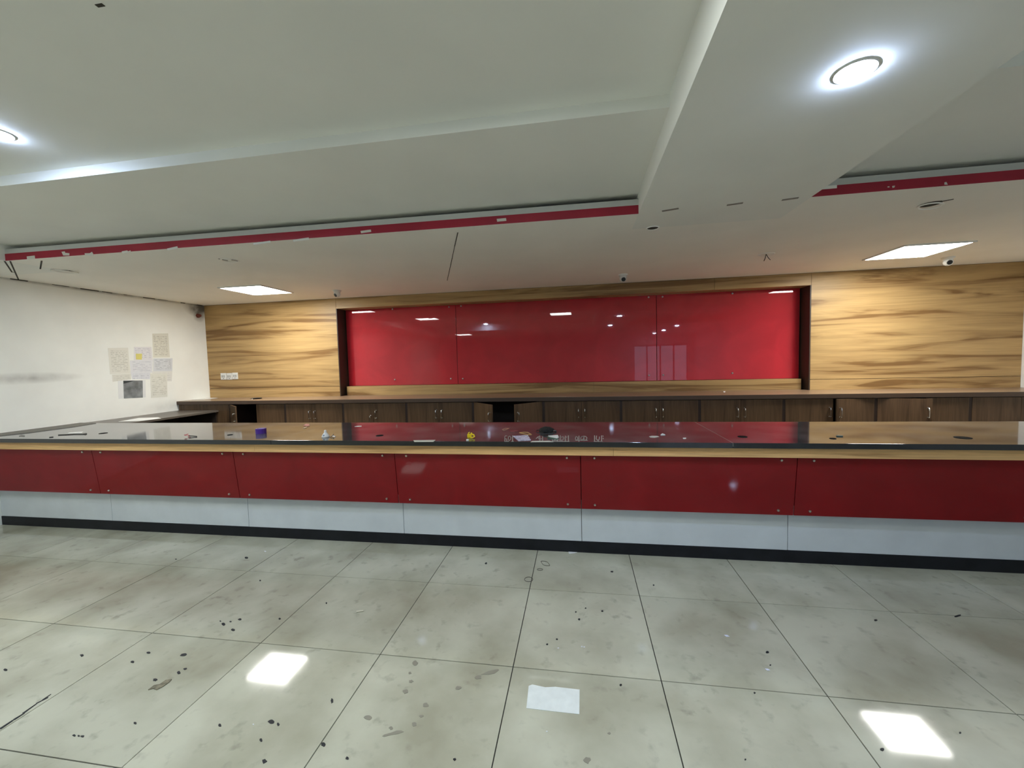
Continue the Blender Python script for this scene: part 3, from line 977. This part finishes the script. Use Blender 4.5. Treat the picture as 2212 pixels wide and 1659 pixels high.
# ------------------------------------------------------------------ things on the ceiling
def cctv(px, py, aim, label):
    p = at(px, py, 2, ZC)
    t = empty('security_camera', p, label, 'security camera', 'white dome cameras on the soffit')
    MB().lathe([(0, 0), (0.062, 0), (0.062, -0.010), (0.050, -0.022), (0.030, -0.026), (0, -0.026)], p, 28).build('mount', M_WHITE, t, True)
    a = Vector(aim).normalized()
    c = p + Vector((0, 0, -0.055))
    prof = []
    R = 0.047
    for i in range(13):
        th = math.pi * i / 12
        if th > 2.45:
            break
        prof.append((R * math.sin(th), -R * math.cos(th)))
    prof += [(0.033, R * 0.80), (0.031, R * 0.72), (0, R * 0.70)]
    MB().lathe(prof, c, 28, a).build('housing', M_WHITE, t, True)
    MB().lathe([(0, R * 0.70), (0.027, R * 0.70), (0.027, R * 0.82), (0.020, R * 0.90), (0, R * 0.93)], c, 24, a).build('lens', M_BLACK, t, True)
    # swivel collar
    MB().lathe([(0.040, 0.004), (0.046, -0.004), (0.046, -0.012), (0.040, -0.016)], p + Vector((0, 0, -0.022)), 28).build('collar', M_WHITE, t, True)
    return t


cctv(728, 627.5, (-0.42, -0.85, -0.55), 'white dome camera on the soffit above the red niche edge, looking at the white wall')
cctv(1346, 593, (0.05, -1, -0.45), 'white dome camera on the soffit above the middle red panel')
cctv(2048, 556, (-0.15, -1, -0.35), 'white dome camera on the soffit beside the lit square panel')


def ring(px, py, r, label, wires=0, tilt=0.0, hole=True, lift=0.0):
    p = at(px, py, 2, ZC)
    t = empty('lamp_hole', p, label, 'lamp hole')
    if hole:
        MB().lathe([(0, -0.0012), (r * 0.86, -0.0012), (r * 0.86, 0)], p, 28).build('opening', M_CRACK, t)
    q = Vector((math.sin(tilt), 0, math.cos(tilt)))
    MB().lathe([(r * 0.80, -0.002), (r * 0.92, -0.008), (r, -0.006), (r * 1.02, -0.001)], p + Vector((0, 0, -lift)), 28, q).build('ring', M_SOFFIT, t, True)
    rnd = random.Random(int(px))
    for i in range(wires):
        d = Vector((rnd.uniform(-0.03, 0.03) + (i - 1) * 0.022, rnd.uniform(-0.02, 0.02), -0.06 - rnd.uniform(0, 0.025)))
        MB().tube([p, p + d * 0.5 + Vector((0, 0, -0.008)), p + d], 0.0035, 6).build('wire', M_CRACK, t, True)
    return t


ring(1410, 492, 0.055, 'empty round lamp hole in the soffit just below the red band end')
ring(1655, 549, 0.085, 'lamp hole with three short dark wires hanging from the soffit', wires=3, hole=False)
ring(2010, 441, 0.075, 'cracked dirty lamp ring hanging askew below the red band', tilt=0.10, lift=0.012)
ring(140, 585, 0.105, 'blanked lamp hole with a dark edge near the white wall', tilt=0.05, hole=False, lift=0.008)
ring(497, 562, 0.085, 'faint patched lamp hole above the lit corner panel', hole=False)
for a, b2 in (((118, 583), (148, 584)), ((148, 584), (163, 588))):
    strip(a, b2, 0.02, M_CRACK)
for a, b2 in (((472, 559), (492, 563)), ((500, 561), (516, 564)), ((1986, 447), (2008, 438)), ((2008, 438), (2034, 434)), ((2034, 435), (2060, 430))):
    strip(a, b2, 0.016, M_CRACK)

# ------------------------------------------------------------------ white wall: papers, sounder
def z2(pts):
    return [(220 + x * 180 / 1659, 700 + y * 180 / 1659) for x, y in pts]


PL = 1.08
SH = [('paper_notice', [(120, 478), (520, 470), (572, 985), (165, 1000)], 'tall printed notice taped at the outer edge of the paper cluster', (0.70, 0.70, 0.64), (0.25, 0.24, 0.2), 16, 0.55, 0.0012),
      ('paper_notice', [(203, 1008), (578, 990), (582, 1100), (215, 1150)], 'half hidden notice with a curled corner below the tall printed one', (0.66, 0.66, 0.60), (0.3, 0.3, 0.27), 4, 0.35, 0.0006),
      ('paper_notice', [(640, 455), (985, 455), (1012, 722), (640, 722)], 'bluish printed notice carrying the yellow sticky note', (0.70, 0.70, 0.72), (0.25, 0.25, 0.36), 8, 0.5, 0.0012),
      ('paper_notice', [(1003, 190), (1318, 186), (1355, 662), (1020, 668)], 'topmost printed notice of the paper cluster', (0.68, 0.68, 0.60), (0.26, 0.24, 0.2), 15, 0.6, 0.0012),
      ('paper_notice', [(560, 724), (1012, 716), (1000, 968), (576, 988)], 'wide bluish notice directly below the sticky note sheet', (0.68, 0.70, 0.73), (0.28, 0.3, 0.4), 9, 0.5, 0.0018),
      ('paper_notice', [(580, 985), (962, 972), (955, 1100), (600, 1098)], 'short bluish notice above the dark photo sheet', (0.66, 0.68, 0.72), (0.25, 0.28, 0.36), 3, 0.5, 0.0008),
      ('paper_notice', [(1022, 686), (1405, 680), (1400, 938), (1022, 940)], 'dense bluish notice directly below the topmost one', (0.62, 0.65, 0.68), (0.22, 0.25, 0.3), 9, 0.65, 0.0022),
      ('paper_notice', [(1000, 938), (1402, 934), (1392, 1138), (1010, 1142)], 'plain sheet half covered by the lowest long notice', (0.70, 0.71, 0.68), (0.4, 0.4, 0.38), 5, 0.25, 0.0006),
      ('paper_notice', [(962, 985), (1296, 980), (1304, 1448), (980, 1470)], 'long printed notice lowest in the cluster, next to the dark photo', (0.70, 0.71, 0.65), (0.3, 0.29, 0.24), 13, 0.5, 0.0024),
      ('photo_sheet', [(320, 1132), (868, 1112), (872, 1458), (332, 1488)], 'white sheet with a dark grey picture, at the bottom of the cluster', (0.72, 0.74, 0.74), (0.5, 0.5, 0.5), 3, 0.0, 0.0024)]
for i, (nm, q, lab, pc, ic, rows, amt, th) in enumerate(SH):
    m = printed('notice_print_%d' % i, tuple(c * PL for c in pc), ic, rows, i * 3.3, amt * 0.8)
    o = sheet(nm, z2(q), 0, XL, th, m)
    tag(own_origin(o), lab, 'paper', 'papers on the white wall')
    if nm == 'photo_sheet':
        pts = [p - o.location for p in (at(x, y, 0, XL + th) for x, y in z2([(425, 1127), (812, 1124), (816, 1464), (438, 1482)]))]
        MB().prism(pts, (0.0008, 0, 0)).local('picture', plain('dark_print', (0.22, 0.24, 0.25), 0.5, noise=0.45, nscale=9), o)
        pts = [p - o.location for p in (at(x, y, 0, XL + th) for x, y in z2([(425, 1127), (660, 1126), (560, 1155), (428, 1190)]))]
        MB().prism(pts, (0.0014, 0, 0)).local('picture', plain('black_print', (0.03, 0.04, 0.045), 0.5), o)
o = sheet('sticky_note', z2([(675, 590), (800, 590), (796, 708), (680, 706)]), 0, XL + 0.0012, 0.001, plain('yellow_note', (0.72, 0.66, 0.20), 0.7))
tag(own_origin(o), 'small yellow sticky note on the papers', 'note')
p = at(427, 682, 0, XL)
t = empty('wall_sounder', p, 'small rusty red-brown sounder on the white wall below the mouldy corner', 'sounder')
M_RUST = plain('rust_red', (0.16, 0.035, 0.02), 0.6, noise=0.5, nscale=60)
MB().lathe([(0, 0), (0.040, 0), (0.040, 0.012), (0.034, 0.018), (0, 0.018)], p, 6, (1, 0, 0)).build('base', M_RUST, t)
MB().lathe([(0.026, 0.018), (0.026, 0.05), (0.020, 0.058), (0, 0.058)], p, 18, (1, 0, 0)).build('cap', M_RUST, t, True)

# three switch plates on the oak wall
for i, (xa, xb, dz, lab) in enumerate(((477, 490, 0, 'white switch plate nearest the white wall'), (490, 502.5, 0, 'middle one of the three white switch plates'), (502.5, 515, 0.2, 'white switch plate nearest the red niche'))):
    a, b2 = at(xa, 806 + dz, 1, YW), at(xb, 820 - dz, 1, YW)
    zc = (a.z + b2.z) / 2 + (0.008 if i == 2 else 0)
    t = empty('switch_plate', ((a.x + b2.x) / 2, YW, zc - 0.06), lab, 'switch', 'white switch plates on the oak wall')
    MB().box(a.x + 0.001, b2.x - 0.001, YW - 0.010 - 0.001 * i, YW, zc - 0.058, zc + 0.058, 0.003).build('plate', M_WHITE, t)
    xm = (a.x + b2.x) / 2
    for k, dx in enumerate((-0.02, 0.018)):
        MB().box(xm + dx - 0.013, xm + dx + 0.013, YW - 0.016, YW - 0.009, zc - 0.018, zc + 0.022, 0.002).build('rocker', plain('grey_plastic', (0.45, 0.45, 0.43), 0.4), t)
    MB().cyl((xm, YW - 0.0125, zc - 0.036), (xm, YW - 0.0095, zc - 0.036), 0.007, seg=14).build('socket_hole', M_BLACK, t)

# ------------------------------------------------------------------ things left on the counters
def flat(name, pxs, z, th, mat, label, cat, group=None):
    o = sheet(name, pxs, 2, z, th, mat)
    return tag(own_origin(o), label, cat, group)


# purple tape roll
a, b2 = at(545.5, 938, 2, GZ), at(568, 937, 2, GZ)
c = (a + b2) / 2 + Vector((0, 0.045, 0))
r = (b2 - a).length / 2
t = empty('tape_roll', c, 'purple roll of tape on the granite in front of the oak wall', 'tape roll')
MB().lathe([(r * 0.72, 0), (r, 0), (r, 0.05), (r * 0.72, 0.05), (r * 0.72, 0)], c, 28).build('tape', plain('purple_tape', (0.075, 0.02, 0.26), 0.3), t, True)
MB().lathe([(r * 0.66, 0.001), (r * 0.72, 0.001), (r * 0.72, 0.049), (r * 0.66, 0.049), (r * 0.66, 0.001)], c, 28).build('core', plain('lilac_core', (0.35, 0.30, 0.6), 0.6), t, True)
# white bell-shaped cap with a pin beside it
c = at(703.5, 944, 2, GZ)
t = empty('plastic_bell', c, 'small white cone-shaped plastic cap with a round knob on the granite', 'cap')
MB().lathe([(0, 0), (0.034, 0), (0.036, 0.006), (0.026, 0.026), (0.014, 0.042), (0.009, 0.048), (0, 0.05)], c, 24).build('body', M_WHITE, t, True)
MB().lathe([(0.009, 0.046), (0.012, 0.052), (0.012, 0.060), (0.008, 0.066), (0, 0.068)], c, 20).build('knob', M_WHITE, t, True)
MB().lathe([(0, 0.0), (0.008, 0.001), (0.008, 0.004), (0, 0.004)], c + Vector((0, -0.0275, 0.019)), 12, (0, -0.85, 0.5)).build('badge', plain('blue_grey', (0.18, 0.22, 0.28), 0.5), t)
c = at(714, 945, 2, GZ)
t = empty('metal_pin', c, 'small dark metal clip lying beside the white plastic cap', 'clip')
MB().tube([c + Vector((0, 0, 0.004)), c + Vector((0.004, 0.03, 0.012)), c + Vector((0.002, 0.05, 0.022))], 0.004, 6).build('body', M_BLACK, t, True)
MB().tube([c + Vector((0.004, 0.03, 0.010)), c + Vector((0.03, 0.035, 0.005))], 0.003, 6).build('prong', M_STEEL, t, True)
MB().tube([c + Vector((0.004, 0.02, 0.008)), c + Vector((0.034, 0.02, 0.004))], 0.003, 6).build('prong', M_STEEL, t, True)
# yellow plastic clamp
c = at(1017, 946, 2, GZ)
t = empty('yellow_clamp', c, 'bright yellow plastic clip on the granite', 'clip')
M_YEL = plain('yellow_plastic', (0.80, 0.58, 0.01), 0.35)
MB().box(c.x - 0.034, c.x + 0.008, c.y + 0.0, c.y + 0.02, GZ, GZ + 0.034, 0.006).build('block', M_YEL, t)
MB().tube([c + Vector((-0.026, 0.01, 0.028)), c + Vector((-0.020, 0.008, 0.044)), c + Vector((-0.012, 0.008, 0.047))], 0.006, 8).build('ear', M_YEL, t, True)
MB().tube([c + Vector((-0.002, 0.01, 0.028)), c + Vector((0.004, 0.008, 0.043)), c + Vector((0.012, 0.004, 0.040))], 0.006, 8).build('ear', M_YEL, t, True)
MB().tube([c + Vector(v) for v in ((0.004, 0.0, 0.033), (0.028, -0.004, 0.03), (0.036, -0.01, 0.014), (0.024, -0.03, 0.008), (0.006, -0.034, 0.008))], 0.007, 8).build('hook', M_YEL, t, True)
# black crumpled cloth bag
a = at(1180, 934, 2, GZ)
m = MB()
bb = bmesh.new()
bmesh.ops.create_icosphere(bb, subdivisions=3, radius=1.0)
rnd = random.Random(3)
from mathutils import noise as mnoise
for v in bb.verts:
    n = mnoise.noise(v.co * 2.2) * 0.30 + mnoise.noise(v.co * 5) * 0.14
    v.co *= 1 + n
    v.co = Vector((v.co.x * 0.066, v.co.y * 0.07, max(v.co.z, -0.35) * 0.036))
m._merge(bb, Matrix.Translation(a + Vector((0, 0.03, 0.0125))))
bag = empty('black_pouch', a, 'crumpled black cloth pouch on the granite', 'pouch')
m.build('cloth', plain('black_cloth', (0.010, 0.010, 0.010), 0.85), bag, True)
MB().tube([a + Vector((0.05, 0.03, 0.012)), a + Vector((0.078, 0.022, 0.010)), a + Vector((0.094, 0.026, 0.006))], 0.008, 8).build('strap', M_BLACK, bag, True)
MB().tube([a + Vector((-0.055, 0.03, 0.012)), a + Vector((-0.085, 0.05, 0.014)), a + Vector((-0.095, 0.03, 0.006))], 0.004, 8).build('cord', M_BLACK, bag, True)
# papers and cards on the granite
flat('printed_slip', [(1108, 942.5), (1140, 940.5), (1147, 951), (1120, 952.5)], GZ, 0.004, plain('mauve_print', (0.56, 0.52, 0.68), 0.6, noise=0.55, nscale=55), 'crumpled paper slip with mauve print on the granite', 'paper')
flat('paper_card', [(893, 951.2), (941, 950.5), (936, 954.6), (895, 954.8)], GZ, 0.0015, plain('pale_card', (0.62, 0.63, 0.55), 0.5), 'pale blank card lying at the front edge of the granite', 'card')
flat('paper_card', [(1150, 952.6), (1187, 952.2), (1196, 955), (1146, 955.2)], GZ, 0.0012, plain('cream_card', (0.62, 0.60, 0.55), 0.5), 'cream strip of paper at the granite edge below the mauve slip', 'card')
flat('green_wrapper', [(1181, 943.2), (1190, 944.6), (1204, 946), (1206, 949), (1192, 948), (1183, 948.6)], GZ, 0.006, plain('dark_green_foil', (0.05, 0.10, 0.07), 0.35), 'dark green wrapper half under the white tissue on the granite', 'wrapper')
flat('white_tissue', [(1184, 942.3), (1205, 940.8), (1207, 945.5), (1203, 947.2), (1190, 944.2)], GZ + 0.006, 0.006, M_PAPER, 'white tissue lying on a dark green wrapper', 'tissue')
flat('black_strap', [(1172, 941.3), (1182, 940.4), (1187, 941), (1180, 942.2)], GZ, 0.006, M_BLACK, 'short black strip beside the white tissue on the granite', 'strip')
for i, (px, py, r, lab) in enumerate(((1010, 951.2, 0.012, 'tiny pale cap in front of the yellow clip'),)):
    c = at(px, py, 2, GZ)
    o = MB().lathe([(0, 0), (r, 0), (r, 0.006), (r * 0.9, 0.009), (0, 0.009)], c, 22).build('bottle_cap', M_WHITE, None, True)
    tag(own_origin(o), lab, 'cap')
for i, (q, lab, col) in enumerate(((((1085, 928), (1092, 925.5), (1100, 925), (1093, 928), (1088, 929.5)), 'pink rubber band farthest back on the granite', (0.55, 0.25, 0.18)),
                                   (((1102, 931.5), (1110, 930.3), (1119, 930.6), (1112, 932.4)), 'dull red rubber band behind the mauve slip', (0.35, 0.06, 0.06)),
                                   (((1122, 934.6), (1132, 933.6), (1140, 934.2), (1148, 938.4), (1138, 938.6)), 'orange cord loop touching the mauve slip', (0.62, 0.33, 0.12)))):
    pts = [at(x, y, 2, GZ + 0.003) for x, y in q]
    o = MB().tube(pts, 0.0035, 6, True).build('rubber_band', plain('band_%d' % i, col, 0.6), None, True)
    tag(own_origin(o), lab, 'rubber band', 'bands on the granite')
c = at(405, 944, 2, GZ)
t = empty('red_scrap', c, 'small red paper scrap with dark stalk on the granite before the white wall reflection', 'scrap')
M_REDP = plain('red_paper', (0.55, 0.03, 0.05), 0.5)
for i in range(5):
    a0 = i * 1.25
    MB().prism([c + Vector((math.cos(a0 + s) * rr, math.sin(a0 + s) * rr, 0.004 + 0.006 * i)) for s, rr in ((0, 0.006), (0.3, 0.026), (0.9, 0.028), (1.1, 0.008))], (0, 0, 0.004)).build('petal', M_REDP, t)
MB().tube([c + Vector((0.02, 0, 0.012)), c + Vector((0.07, 0.012, 0.006)), c + Vector((0.10, 0.008, 0.005))], 0.005, 6).build('stalk', M_BLACK, t, True)
flat('pink_scrap', [(655, 920), (661, 916.2), (668, 916.6), (669, 920.5), (663, 921)], GZ, 0.004, plain('pink_paper', (0.42, 0.14, 0.10), 0.6), 'small pink scrap near the back edge of the granite', 'scrap')
flat('metal_strip', [(655, 924.8), (662, 922.4), (664, 923), (658, 925.4)], GZ, 0.003, M_STEEL, 'thin brownish strip just in front of the pink scrap', 'strip')
flat('twist_tie', [(766, 921.6), (772, 920.4), (781, 920.2), (781, 921.2), (773, 921.6)], GZ, 0.003, M_PAPER, 'short white twist of paper near the back edge beside the oak reflection', 'scrap')
flat('green_pen', [(1806, 941.8), (1811, 940.8), (1821, 942.2), (1821, 943.6), (1807, 943.2)], GZ, 0.007, plain('dark_green_plastic', (0.03, 0.07, 0.06), 0.4), 'broken dark green pen piece near the dim end of the granite', 'pen')
flat('white_smear', [(1402, 943), (1408, 941.6), (1420, 941.9), (1424, 943.6), (1414, 945.6), (1405, 945)], GZ, 0.0012, plain('dried_glue', (0.62, 0.62, 0.58), 0.6), 'dried white glue patch on the granite', 'patch')
flat('paper_bit', [(1427, 940), (1431, 937.4), (1437, 939.8)], GZ, 0.006, M_PAPER, 'tiny folded paper bit beside the dried glue patch', 'scrap')
flat('paper_bit', [(1475, 946.2), (1482, 945.8), (1482, 948), (1476, 948.2)], GZ, 0.002, M_PAPER, 'tiny white paper bit between the glue patch and the cable hole', 'scrap')
# matte grey mat and papers at the white wall end
pts = [(XL + 0.002, 0.50), (-5.90, 0.52), (-5.80, 0.74), (-5.79, 1.16), (-5.86, 1.44), (XL + 0.002, 1.46)]
o = MB().prism([(x, y, GZ) for x, y in pts], (0, 0, 0.006)).build('grey_mat', plain('grey_vinyl', (0.17, 0.165, 0.15), 0.85))
tag(own_origin(o), 'dull grey mat on the granite corner against the white wall', 'mat')
flat('paper_scrap', [(90, 917.5), (113, 915.5), (118, 917), (92, 918.6)], GZ + 0.006, 0.002, M_PAPER, 'white paper strip on the grey mat close to the wall', 'paper', 'paper scraps at the white wall end')
flat('paper_scrap', [(59, 924.5), (63, 923), (84, 921.5), (78, 924.6)], GZ + 0.006, 0.003, M_PAPER, 'white paper strip on the front part of the grey mat', 'paper', 'paper scraps at the white wall end')
flat('paper_scrap', [(146, 936.4), (150, 934.6), (180, 933), (176, 935.6)], GZ, 0.003, M_PAPER, 'white paper strip beside the first cable hole', 'paper', 'paper scraps at the white wall end')
c0, c1 = at(126, 939.4, 2, GZ + 0.004), at(186, 937.6, 2, GZ + 0.004)
o = MB().tube([c0, (c0 + c1) / 2 + Vector((0, 0.02, 0)), c1], 0.004, 6).build('cable_tie', M_BLACK, None, True)
tag(own_origin(o), 'thin dark cable tie before the white paper strip', 'cable tie')
flat('black_clip', [(180, 938), (185, 936.6), (188, 937.4), (184, 939)], GZ, 0.008, M_BLACK, 'tiny black clip at the end of the thin cable tie', 'clip')
flat('black_clip', [(106, 944.8), (115, 943.6), (115.5, 944.6), (107, 945.4)], GZ, 0.006, M_BLACK, 'tiny black clip at the front edge near the white wall', 'clip')
flat('wire_bit', [(41, 942.4), (46, 939.6), (54, 941.6), (53, 942.8)], GZ, 0.004, M_TAPEGREY, 'small grey wire bit at the granite corner', 'wire')
flat('sheet_or_reflection', [(256, 911), (300, 903), (342, 902), (348, 904), (300, 909.5)], GZ - 0.001, 0.003, M_PAPER, 'white paper sheets lying on the side counter', 'paper')
# on the back worktop
flat('sheet_or_reflection', [(395, 864), (432, 859.4), (470, 859.8), (440, 863)], 1.19, 0.004, M_PAPER, 'white papers on the worktop end beside the white wall', 'paper')
c = at(554, 861.5, 2, 1.19)
t = empty('black_tray', c, 'small black object lying on the back worktop before the oak wall', 'tray')
MB().lathe([(0, 0), (0.07, 0), (0.085, 0.012), (0.078, 0.014), (0.066, 0.004), (0, 0.004)], c, 24).build('dish', M_BLACK, t, True)
MB().box(c.x - 0.006, c.x + 0.01, c.y - 0.1, c.y - 0.085, 1.19, 1.2, 0.002).build('tag', M_WHITE, t)
flat('paper_bit', [(1562, 846.4), (1566, 845.6), (1567, 847), (1563, 847.4)], 1.19, 0.008, M_PAPER, 'tiny white paper bit on the back worktop', 'scrap')

# ------------------------------------------------------------------ things on the floor
for i, (cx, cy, rx, ry, ang, lab) in enumerate(((1142, 1251.5, 9, 5, 0, 'round rubber band on the floor tile joint'), (1178, 1217, 10, 4, 0.35, 'crumpled rubber band nearest the counter base'),
                                                (1166.5, 1230, 6, 2, 0, 'small flattened rubber band between the other two'))):
    pts = [at(cx + rx * math.cos(a) * math.cos(ang) - ry * math.sin(a) * math.sin(ang) + (1.2 * math.sin(3 * a) if i == 1 else 0),
              cy + rx * math.cos(a) * math.sin(ang) + ry * math.sin(a) * math.cos(ang), 2, 0.002) for a in [2 * math.pi * k / 20 for k in range(20)]]
    o = MB().tube(pts, 0.002, 6, True).build('rubber_band', plain('floor_band', (0.10, 0.09, 0.07), 0.6), None, True)
    tag(own_origin(o), lab, 'rubber band', 'bands on the floor')
flat('paper_scrap', [(1228, 1192), (1231, 1190.4), (1251, 1191.4), (1240, 1195.5), (1229, 1196.5)], 0, 0.002, M_PAPER, 'torn white paper at the foot of the counter', 'paper')
o = flat('sheet_or_reflection', [(1142, 1482), (1150, 1479), (1178, 1485), (1200, 1484), (1252, 1490), (1251.5, 1543), (1196, 1537), (1137, 1530)], 0.0, 0.0015,
         plain('panel_reflection', (0.80, 0.84, 0.82), 0.3, noise=0.05, nscale=20), 'reflection of a ceiling panel made as a flat white sheet on the tiles', 'paper')  # added white sheet stands in for a ceiling panel's floor reflection
c0, c1 = at(770, 1321, 2, 0.006), at(785, 1319, 2, 0.006)
o = MB().tube([c0, c1], 0.005, 8).build('chalk_stub', plain('chalk', (0.66, 0.62, 0.48), 0.8), None, True)
tag(own_origin(o), 'short cream stub lying on the floor', 'stub')
flat('brown_scrap', [(320, 1491), (333, 1481), (345, 1479), (358, 1470), (371, 1468), (366, 1474), (352, 1484), (338, 1491), (331, 1488)], 0, 0.004,
     plain('brown_paper', (0.20, 0.18, 0.12), 0.8, noise=0.5, nscale=40), 'crumpled brown scrap on the tiles', 'scrap')
for px, py, lab in ((1570, 1373.5, 'small pale blue fleck farther from the viewer'), (1658, 1446.5, 'small pale blue fleck closer to the viewer')):
    flat('pale_blue_fleck', [(px - 6, py - 2), (px + 1, py - 1.8), (px + 6, py + 1.6), (px - 1, py + 2)], 0, 0.001, plain('pale_blue_mark', (0.72, 0.75, 0.9), 0.6), lab, 'scrap', 'pale flecks on the floor')  # flat pale blue flecks lying on the tiles
for i, (px, py) in enumerate(((1206, 1400), (1257, 1397), (1262, 1398), (1181, 1580), (547, 1565))):
    pts = [at(x, y, 2, 0.0002) for x, y in blob(px, py, 2.2, 1.6, 7, i + 90)]
    MB().prism(pts, (0, 0, 0.001)).build('stain', M_FLECK, floor)
